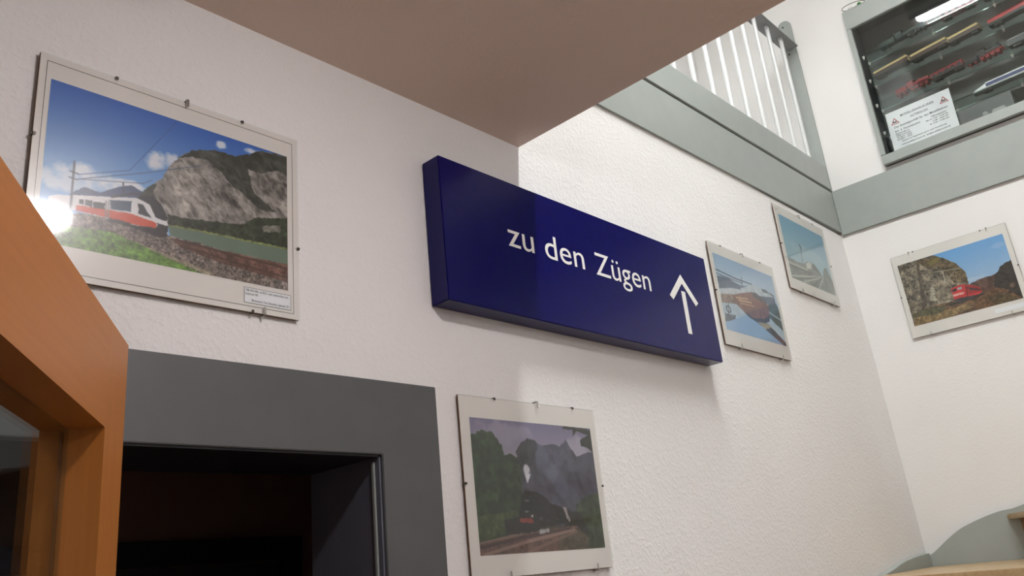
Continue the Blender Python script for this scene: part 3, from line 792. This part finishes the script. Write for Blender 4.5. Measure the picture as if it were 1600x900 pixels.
def picture(key, loc, rz, label, wdt, hgt, win, gain, hooks_top, hooks_bot, clips, seed, caption=None, line=False, tilt=0.0, grid=240):
    """local frame: x right from the lower left corner, z up, facing -y, wall at y = 0"""
    t = thing('framed_photo', loc, label, 'picture', 'clip-framed train photographs', rz)
    t.rotation_euler = (tilt, 0, rz)
    yb = -0.006                                          # stands a little off the wall
    MB().box(0, wdt, yb - 0.003, yb, 0, hgt).build('backing_board', M['fibre'], t)
    MB().box(0.0008, wdt - 0.0008, yb - 0.0042, yb - 0.0031, 0.0008, hgt - 0.0008).build('mount_paper', M['paper'], t)
    photo_mesh(key, win[0], win[1], win[2], win[3], yb - 0.0046, t, gain, grid, seed)
    MB().box(0, wdt, yb - 0.0074, yb - 0.0054, 0, hgt).build('glass_pane', M['glass'], t)
    if line:                                             # fine ruled line near the edge of the mount
        a = 0.0115; mb = MB(); yl = yb - 0.0048
        for (x0, x1, z0, z1) in ((a, wdt - a, a, a + 0.0007), (a, wdt - a, hgt - a - 0.0007, hgt - a), (a, a + 0.0007, a, hgt - a), (wdt - a - 0.0007, wdt - a, a, hgt - a)):
            mb.box(x0, x1, yl, yl + 0.0004, z0, z1)
        mb.build('ruled_line', M['ink'], t)
    for (x, z, ang) in clips:                            # small spring clips gripping the edge
        dx, dz = math.cos(ang), math.sin(ang)
        cx, cz = x, z
        mb = MB()
        w = 0.0025
        px, pz = -dz * w, dx * w
        for d0, d1, y0, y1 in ((-0.0045, 0.0015, yb - 0.0082, yb - 0.0074), (0.0002, 0.0014, yb - 0.0082, yb + 0.001)):
            P4 = [(cx + dx * d0 - px, cz + dz * d0 - pz), (cx + dx * d1 - px, cz + dz * d1 - pz), (cx + dx * d1 + px, cz + dz * d1 + pz), (cx + dx * d0 + px, cz + dz * d0 + pz)]
            mb.prism(P4, lambda p, k: (p[0], y1 if k else y0, p[1]))
        mb.build('edge_clip', M['dark_metal'], t)
    for xs, z, s in [(hooks_top, hgt, 1), (hooks_bot, 0, -1)]:
        for x in xs:                                     # L-shaped screw hooks in the wall
            path = [(x, -0.001, z + s * 0.004), (x, yb - 0.008, z + s * 0.004), (x, yb - 0.011, z + s * 0.002), (x, yb - 0.011, z - s * 0.012)]
            MB().tube(path, 0.0023, 6).build('screw_hook', M['metal'], t, 0, True)
    if caption:
        x0, x1, z0, z1, lines = caption
        yc = yb - 0.0047
        c = MB().box(x0, x1, yc, yc + 0.0004, z0, z1).build('caption_label', M['label_paper'], t)
        if line:
            mb = MB(); e = 0.0008
            for q in ((x0 - e, x1 + e, z0 - e, z0), (x0 - e, x1 + e, z1, z1 + e), (x0 - e, x0, z0, z1), (x1, x1 + e, z0, z1)):
                mb.box(q[0], q[1], yc - 0.0001, yc + 0.0004, q[2], q[3])
            mb.build('label_border', M['ink'], c)
        for (tx, tz, sz, al, body) in lines:
            o = text_mesh(body, 'caption_text', M['ink'], c, face(tx, yc - 0.0002, tz), None, sz, 0, 'LEFT', 2, 0.00008)
            xs = [v.co.x for v in o.data.vertices]; mn, mx = min(xs), max(xs)
            s = al / (mx - mn)
            for v in o.data.vertices: v.co.x = tx + (v.co.x - mn) * s
    return t

PC = lambda F, Wn: tuple(round(v, 4) for v in (Wn[0] - F[0], Wn[1] - F[0], Wn[2] - F[2], Wn[3] - F[2]))
# first large picture, upper left
F = (0.382, 0.878, 0.519, 0.915)
picture('alps', (F[0], YA, F[2]), 0, 'large picture of a red and white train below a grey mountain, left of the sign', F[1] - F[0], F[3] - F[2],
        PC(F, (0.402, 0.854, 0.576, 0.8705)), 1.0, [0.255], [0.418], [(0.125, 0.396, PI / 2), (0.37, 0.396, PI / 2), (0.0, 0.24, PI), (0.496, 0.15, 0), (0.395, 0.0, -PI / 2)], 3,
        caption=(0.379, 0.477, 0.0185, 0.0475, [(0.381, 0.0405, 0.0068, 0.091, 'ÖBB 4024 084-1 als REX 5, dem Landeck-Zams nach'), (0.381, 0.0335, 0.0068, 0.026, 'Innsbruck Hbf'),
                                              (0.394, 0.0215, 0.0068, 0.0805, 'Martinswand in Tirol, Oberperfuss, September 2011')]), line=True, grid=440)
F = (1.289, 1.781, 0.013, 0.4105)
picture('steam', (F[0], YA, F[2]), 0, 'picture of a smoking black steam engine among dark trees, below the sign', F[1] - F[0], F[3] - F[2],
        PC(F, (1.319, 1.760, 0.061, 0.361)), 1.0, [0.265], [0.115, 0.425], [(0.115, 0.3975, PI / 2), (0.405, 0.3975, PI / 2), (0.0, 0.2, PI), (0.492, 0.2, 0)], 5, grid=380)
F = (2.601, 3.113, 0.708, 1.099)
picture('snow', (F[0], YA, F[2]), 0, 'picture of a brown train in blue snow, at the right end of the sign', F[1] - F[0], F[3] - F[2],
        PC(F, (2.627, 3.095, 0.765, 1.0585)), 1.0, [0.256], [0.105, 0.43], [(0.095, 0.391, PI / 2), (0.405, 0.391, PI / 2), (0.0, 0.2, PI)], 7, grid=280)
F = (3.264, 3.775, 1.0445, 1.4345)
picture('tracks', (F[0], YA, F[2]), 0, 'picture of a pale train under a teal sky, just beneath the grey fascia', F[1] - F[0], F[3] - F[2],
        PC(F, (3.298, 3.752, 1.095, 1.393)), 1.0, [0.25], [0.105, 0.43], [(0.40, 0.39, PI / 2), (0.0, 0.2, PI), (0.511, 0.2, 0)], 9, grid=280)
F = (-1.143, -0.6405, 0.884, 1.2825)
picture('redtrain', (battered(0.884) , -F[0], F[2]), -PI / 2, 'picture of a red train beside a rock face, alone on the right wall', F[1] - F[0], F[3] - F[2],
        PC(F, (-1.121, -0.6625, 0.938, 1.238)), 1.0, [0.085, 0.425], [0.085, 0.425], [(0.105, 0.3985, PI / 2), (0.4, 0.3985, PI / 2), (0.0, 0.2, PI), (0.5025, 0.2, 0)], 11,
        tilt=0.047, grid=320, caption=(0.36, 0.478, 0.018, 0.038, []))

# ---------------------------------------------------------------- display case in the right wall
# local frame of case objects: world axes; the front faces -x
XF = XB - 0.034        # front of the frame
t = thing('display_case', (XB, (CY0 + CY1) / 2, CZ0), 'grey framed glass display case full of model trains, upper right', 'display case')
oy = -(CY0 + CY1) / 2
def CB(name, x0, x1, y0, y1, z0, z1, mat, bv=0.0, parent=None):
    return MB().box(x0 - XB, x1 - XB, y0 + oy, y1 + oy, z0 - CZ0, z1 - CZ0).build(name, mat, parent or t, bv)
IY0, IY1, IZ0, IZ1 = CY0 + 0.03, 1.030, 1.785, 2.520
XK = 4.19
CB('frame_rail', XF, XF + 0.024, CY0, CY1, CZ0, IZ0, M['grey'], 0.0025)
CB('frame_rail', XF, XF + 0.024, CY0, CY1, IZ1, CZ1, M['grey'], 0.0025)
CB('frame_stile', XF, XF + 0.024, IY1, CY1, IZ0 + 0.0005, IZ1 - 0.0005, M['grey'], 0.0025)
CB('frame_stile', XF, XF + 0.024, CY0, IY0, IZ0 + 0.0005, IZ1 - 0.0005, M['grey'], 0.0025)
CB('glass_pane', XF + 0.010, XF + 0.014, IY0 + 0.0005, IY1 - 0.0005, IZ0 + 0.0005, IZ1 - 0.0005, M['case_glass'])
CB('back_panel', XK, XK + 0.012, CY0 + 0.004, CY1 - 0.004, CZ0 + 0.01, CZ1 - 0.01, M['case_back'])
CB('side_panel', XF + 0.0245, XK, CY1 - 0.016, CY1 - 0.004, CZ0 + 0.01, CZ1 - 0.01, M['case_side'])
CB('side_panel', XF + 0.0245, XK, CY0 + 0.004, CY0 + 0.016, CZ0 + 0.01, CZ1 - 0.01, M['case_side'])
CB('bottom_panel', XF + 0.0245, XK, CY0 + 0.017, CY1 - 0.017, CZ0 + 0.006, IZ0 - 0.002, M['case_side'])
CB('top_panel', XF + 0.0245, XK, CY0 + 0.017, CY1 - 0.017, IZ1 + 0.05, CZ1 - 0.006, M['case_side'])
SHELF = {'a': 2.372, 'b': 2.231, 'c': 2.087, 'd': 1.930}
SX0, SX1 = 4.058, 4.162
for k, z in SHELF.items():
    s = CB('shelf', SX0, SX1, CY0 + 0.018, 1.024, z - 0.005, z, M['shelf_glass'])
    CB('ground_edge', SX1, SX1 + 0.0012, CY0 + 0.018, 1.024, z - 0.005, z, M['glass_edge'], 0, s)
    CB('ground_edge', SX0 - 0.001, SX0, CY0 + 0.018, 1.024, z - 0.0035, z, M['shelf_glass'], 0, s)
    for y in (1.022, 0.70, 0.42, 0.14, -0.3, -0.8, -1.3):
        for x in (SX0 + 0.012, SX1 - 0.012):
            if y < 1 and x < 4.1: continue
            MB().lathe([(0.0065, 0), (0.0065, -0.006), (0.004, -0.014), (0.0015, -0.018)], (x - XB, y - 0.002 + oy, z - 0.006 - CZ0), 'z', 10).build('shelf_support', M['white_plastic'], t, 0, True)

# card behind the glass
t = thing('shop_card', (4.034, 0.990, 1.792), 'white printed shop card with two red triangles in the display case', 'card', None, -PI / 2)
t.rotation_euler = (math.radians(-3), 0, -PI / 2)
CWd, CHt = 0.300, 0.206
MB().box(0, CWd, -0.001, 0, 0, CHt).build('card_sheet', M['label_paper'], t)
yk = -0.0013
for (x, z, al, sz, body, fit) in (
    (0.066, 0.163, 'LEFT', 0.017, 'MODELLBAHN-KURIER', 0.158), (0.108, 0.1385, 'LEFT', 0.017, 'GÜTERSLOH', 0.082),
    (0.026, 0.113, 'LEFT', 0.016, 'Das Spezialgeschäft für den Modellbahner', 0.250),
    (0.026, 0.0905, 'LEFT', 0.015, 'Inh. S. Furtenbacher', 0.120),
    (0.026, 0.0775, 'LEFT', 0.010, 'Kirchstraße 21', 0.062), (0.026, 0.0665, 'LEFT', 0.010, '33330 Gütersloh', 0.066), (0.026, 0.0555, 'LEFT', 0.010, 'Tel. 05241 - 26330', 0.07), (0.026, 0.0445, 'LEFT', 0.010, 'Fax 05241 - 26336', 0.07),
    (0.195, 0.0945, 'LEFT', 0.010, 'Öffnungszeiten:', 0.070), (0.170, 0.082, 'LEFT', 0.010, 'Mo.-Fr. 9.30 - 12.30 Uhr', 0.100), (0.198, 0.070, 'LEFT', 0.010, '15.00 - 18.30 Uhr', 0.072), (0.182, 0.058, 'LEFT', 0.010, 'Sa. 9.30 - 13.00 Uhr', 0.088),
    (0.044, 0.031, 'LEFT', 0.010, 'Termine für Reparaturen gerne nach Vereinbarung', 0.206),
    (0.040, 0.0135, 'LEFT', 0.011, 'www.modellbahn-kurier.de  info@modellbahn-kurier.de', 0.224)):
    o = text_mesh(body, 'card_text', M['ink'], t, face(x, yk, z), None, sz, 0, al, 2, 0.00022)
    xs = [v.co.x for v in o.data.vertices]; s = fit / (max(xs) - min(xs)); mn = min(xs)
    for v in o.data.vertices: v.co.x = x + (v.co.x - mn) * s
for cx, cz in ((0.036, 0.150), (0.266, 0.158)):
    R1, R2 = 0.0235, 0.0165
    tri = lambda r: [(cx + r * math.cos(PI / 2 + 2 * PI * k / 3), cz - 0.004 + r * math.sin(PI / 2 + 2 * PI * k / 3)) for k in range(3)]
    a, b = tri(R1), tri(R2)
    mb = MB()
    for k in range(3):
        j = (k + 1) % 3
        mb.poly([(a[k][0], yk, a[k][1]), (a[j][0], yk, a[j][1]), (b[j][0], yk, b[j][1]), (b[k][0], yk, b[k][1])], [(0, 1, 2, 3)])
    e = mb.build('triangle_emblem', M['red_ink'], t)
    mb = MB()
    for x0, x1, z0, z1 in ((-0.009, 0.008, -0.0065, -0.002), (-0.009, -0.004, -0.002, 0.003), (0.002, 0.0045, -0.002, 0.002), (-0.010, 0.010, -0.009, -0.0072)):
        mb.poly([(cx + x0, yk, cz + z0), (cx + x1, yk, cz + z0), (cx + x1, yk, cz + z1), (cx + x0, yk, cz + z1)], [(0, 1, 2, 3)])
    mb.build('locomotive_symbol', M['ink'], e)

# clear plastic box on the case floor
t = thing('plastic_box', (4.10, 0.585, IZ0 - 0.002), 'clear plastic box with red and white contents on the floor of the display case', 'box')
MB().box(-0.045, 0.045, -0.125, 0.125, 0, 0.003).box(-0.045, -0.0435, -0.125, 0.125, 0.003, 0.085).box(0.0435, 0.045, -0.125, 0.125, 0.003, 0.085).box(-0.0435, 0.0435, 0.1235, 0.125, 0.003, 0.085).box(-0.0435, 0.0435, -0.125, -0.1235, 0.003, 0.085).build('tub', M['frosted'], t)
MB().box(-0.047, 0.047, -0.127, 0.127, 0.0855, 0.089).build('lid', M['frosted'], t)
MB().box(-0.034, 0.03, -0.02, 0.105, 0.004, 0.026).build('red_insert', M['train_pink'], t, 0.003)
MB().lathe([(0.004, 0), (0.012, 0.004), (0.012, 0.016), (0.005, 0.022)], (-0.012, 0.0, 0.027), 'z', 12).build('white_knob', M['white_plastic'], t, 0, True)
MB().box(-0.03, 0.02, -0.085, -0.03, 0.004, 0.040).build('white_insert', M['white_plastic'], t, 0.004)

# model trains: local x = length direction (front at +x), z up
def coach(name, loc, rz, label, Ln, body_m, roof_m, low_m, hgt=0.052, wd=0.042, nose=0.0, win=True, skirt=0.012, group='model trains on the case shelves'):
    t = thing(name, loc, label, 'model train', group, rz)
    h0 = 0.013; w = wd / 2; l = Ln / 2
    hb = hgt - 0.010
    side = [(-l, h0), (l, h0), (l - nose * 0.2, h0 + (hb - h0) * 0.45), (l - nose, hb), (-l, hb)]
    MB().prism(side, lambda p, k: (p[0], w if k else -w, p[1])).build('body', body_m, t, 0.002)
    MB().prism([(-l, h0 - 0.001), (l - 0.002, h0 - 0.001), (l - 0.002, h0 + skirt), (-l, h0 + skirt)], lambda p, k: (p[0], (w + 0.0006) if k else -(w + 0.0006), p[1])).build('skirt', low_m, t)
    ro = [(-w * 0.98, hb), (w * 0.98, hb), (w * 0.8, hb + 0.006), (w * 0.4, hb + 0.0095), (-w * 0.4, hb + 0.0095), (-w * 0.8, hb + 0.006)]
    MB().prism(ro, lambda p, k: (-l + 0.001 if not k else l - nose - 0.001, p[0], p[1])).build('roof', roof_m, t, 0.001)
    if win:
        n = max(4, int(Ln / 0.028))
        mb = MB()
        for i in range(n):
            x = -l + (Ln - nose) * (i + 0.5) / n
            for s in (-1, 1):
                ya, yb = sorted((s * (w - 0.001), s * (w + 0.0007)))
                mb.box(x - 0.008, x + 0.008, ya, yb, hb - 0.017, hb - 0.004)
        if win != 'front': mb.build('side_windows', M['train_window'], t)['kind'] = 'stuff'
        for s in (-1, 1):
            MB().box(l - nose - 0.003 if nose else l - 0.001, l + 0.0008 - nose * 0.8, s * w * 0.5 - w * 0.36, s * w * 0.5 + w * 0.36, hb - 0.016, hb - 0.004).build('front_window', M['train_window'], t)
    for s in (-1, 1):
        bg = MB().box(s * l * 0.66 - 0.018, s * l * 0.66 + 0.018, -w * 0.72, w * 0.72, 0.0045, 0.011).build('bogie', M['train_black'], t)
        mb = MB()
        for dx in (-0.011, 0.011):
            for q in (-1, 1):
                mb.lathe([(0.0055, -0.0012), (0.0055, 0.0012)], (s * l * 0.66 + dx, q * w * 0.75, 0.0057), 'y', 10)
        mb.build('wheels', M['dark_metal'], bg)['kind'] = 'stuff'
    return t

def steam(name, loc, rz, label, Ln, boiler_m, frame_m, wheel_m):
    t = thing(name, loc, label, 'model train', 'model trains on the case shelves', rz)
    l = Ln / 2; tl = -l + Ln * 0.34
    MB().lathe([(0.010, tl + 0.03), (0.0135, tl + 0.032), (0.0135, l - 0.012), (0.012, l - 0.008), (0.008, l - 0.006)], (0, 0, 0.032), 'x', 14).build('boiler', boiler_m, t, 0, True)
    MB().lathe([(0.005, 0), (0.004, 0.008), (0.0055, 0.016)], (l - 0.02, 0, 0.043), 'z', 12).build('chimney', M['train_black'], t, 0, True)
    MB().lathe([(0.006, 0), (0.006, 0.006), (0.003, 0.010)], (l - 0.055, 0, 0.043), 'z', 12).build('steam_dome', boiler_m, t, 0, True)
    MB().box(tl + 0.003, tl + 0.034, -0.019, 0.019, 0.018, 0.052).build('cab', boiler_m, t, 0.0015)
    MB().box(tl, tl + 0.040, -0.021, 0.021, 0.052, 0.056).build('cab_roof', M['train_black'], t, 0.0015)
    MB().box(tl + 0.003, l, -0.018, 0.018, 0.014, 0.019).build('running_plate', frame_m, t, 0.001)
    MB().box(l - 0.001, l + 0.003, -0.020, 0.020, 0.010, 0.019).build('buffer_beam', M['train_red'], t, 0.001)
    MB().box(-l, tl - 0.003, -0.018, 0.018, 0.012, 0.042).build('tender', boiler_m, t, 0.002)
    MB().prism([(-0.014, 0.042), (0.014, 0.042), (0.009, 0.049), (-0.009, 0.049)], lambda p, k: (-l + 0.006 if not k else tl - 0.010, p[0], p[1])).build('coal_load', M['train_black'], t)
    for i, x in enumerate((l - 0.022, l - 0.046, l - 0.070, l - 0.094)):
        r = 0.0095
        mb = MB()
        for s in (-1, 1):
            mb.lathe([(r, -0.0015), (r, 0.0015)], (x, s * 0.0145, r), 'y', 16)
        mb.build('driving_wheels', wheel_m, t)['kind'] = 'stuff'
    for x in (-l + 0.014, -l + 0.04):
        mb = MB()
        for s in (-1, 1):
            mb.lathe([(0.0062, -0.0013), (0.0062, 0.0013)], (x, s * 0.014, 0.0062), 'y', 12)
        mb.build('tender_wheels', wheel_m, t)['kind'] = 'stuff'
    return t

R_ = lambda dg: -PI / 2 + math.radians(dg)      # local +x towards -Y (to the right in view)
XT = 4.108
c1 = coach('model_railcar', (XT, 0.912, SHELF['b']), R_(-9), 'leftmost of the three cream model railcars in the display case', 0.182, M['cream'], M['cream'], M['train_brown'], nose=0.006, win='front', skirt=0.021)
copy_thing(c1, (XT, 0.728, SHELF['b']), 'middle one of the three cream model railcars in the display case', R_(-8))
copy_thing(c1, (XT, 0.568, SHELF['b']), 'rightmost of the three cream model railcars in the display case', R_(-8)).scale = (0.82, 1, 1)
coach('model_railcar', (XT, 0.345, SHELF['b']), R_(-9), 'bright red model railcar right of the cream ones in the display case', 0.235, M['train_red'], M['train_red'], M['train_black'], nose=0.004, win='front')
steam('model_steam_locomotive', (XT, 0.820, SHELF['a']), R_(-6), 'grey green model steam engine on the top shelf at the left', 0.245, M['train_green'], M['train_black'], M['train_black'])
coach('model_railcar', (XT, 0.560, SHELF['a']), R_(-5), 'pale reddish model coach on the top shelf, below the lamp reflection', 0.16, M['train_pink'], M['train_grey'], M['train_dark_red'])
coach('model_railcar', (XT, 0.36, SHELF['a']), R_(-5), 'dark red model coach on the top shelf at the right', 0.18, M['train_dark_red'], M['train_black'], M['train_black'])
steam('model_steam_locomotive', (XT, 0.842, SHELF['c']), R_(-9), 'dark red model steam engine just above the shop card', 0.175, M['train_dark_red'], M['train_black'], M['train_red'])
coach('model_railcar', (XT, 0.680, SHELF['c']), R_(-8), 'dark red model coach coupled behind the red steam engine above the card', 0.150, M['train_dark_red'], M['train_red'], M['train_black'], hgt=0.048)
steam('model_steam_locomotive', (XT, 0.515, SHELF['c']), R_(-9), 'black model steam engine with red wheels and frame, right of the red coach', 0.165, M['train_black'], M['train_red'], M['train_red'])
coach('model_railcar', (XT, 0.31, SHELF['c']), R_(-5), 'dark model coach with a pale grey roof at the right edge', 0.21, M['train_black'], M['train_grey'], M['train_black'])
coach('model_express_train', (XT, 0.43, SHELF['d']), PI / 2 - math.radians(3), 'white and blue model express train with a sloping nose on the lowest shelf', 0.36, M['train_white'], M['train_white'], M['train_grey'], hgt=0.050, nose=0.06, win='front', skirt=0.006)
ex = [o for o in scene.objects if o.name == 'model_express_train'][0]
MB().box(-0.178, 0.118, -0.0224, 0.0224, 0.022, 0.037).build('blue_band', M['train_blue'], ex)

# small ornament with a wire loop on top of the case
t = thing('wire_ornament', (XB - 0.016, 1.0, CZ1), 'small white and green ornament in a black wire loop on top of the display case', 'ornament')
ring = [(-0.014 + 0.030 * math.cos(a), -0.012 + 0.060 * math.sin(a), 0.002 + 0.006 * (1 + math.sin(a))) for a in [2 * PI * k / 28 for k in range(28)]]
MB().tube(ring, 0.0017, 6, True).build('wire_loop', M['black'], t, 0, True)
MB().lathe([(0.004, 0), (0.010, 0.003), (0.012, 0.012), (0.007, 0.022), (0.002, 0.026)], (0.001, 0.010, 0.0005), 'z', 12).build('white_figure', M['white_plastic'], t, 0, True)
MB().lathe([(0.006, 0), (0.011, 0.004), (0.010, 0.012), (0.004, 0.018)], (-0.002, -0.038, 0.001), 'z', 9).build('green_tuft', M['green'], t, 0, False)
MB().lathe([(0.003, 0), (0.008, 0.002), (0.008, 0.012), (0.003, 0.014)], (-0.004, -0.016, 0.0005), 'z', 10).build('white_bead', M['white_plastic'], t, 0, True)

# ---------------------------------------------------------------- raise everything from eye-level coordinates to the floor at z = 0
for o in list(scene.objects):
    if o.parent is None and o.type != 'CAMERA':
        o.location.z += H
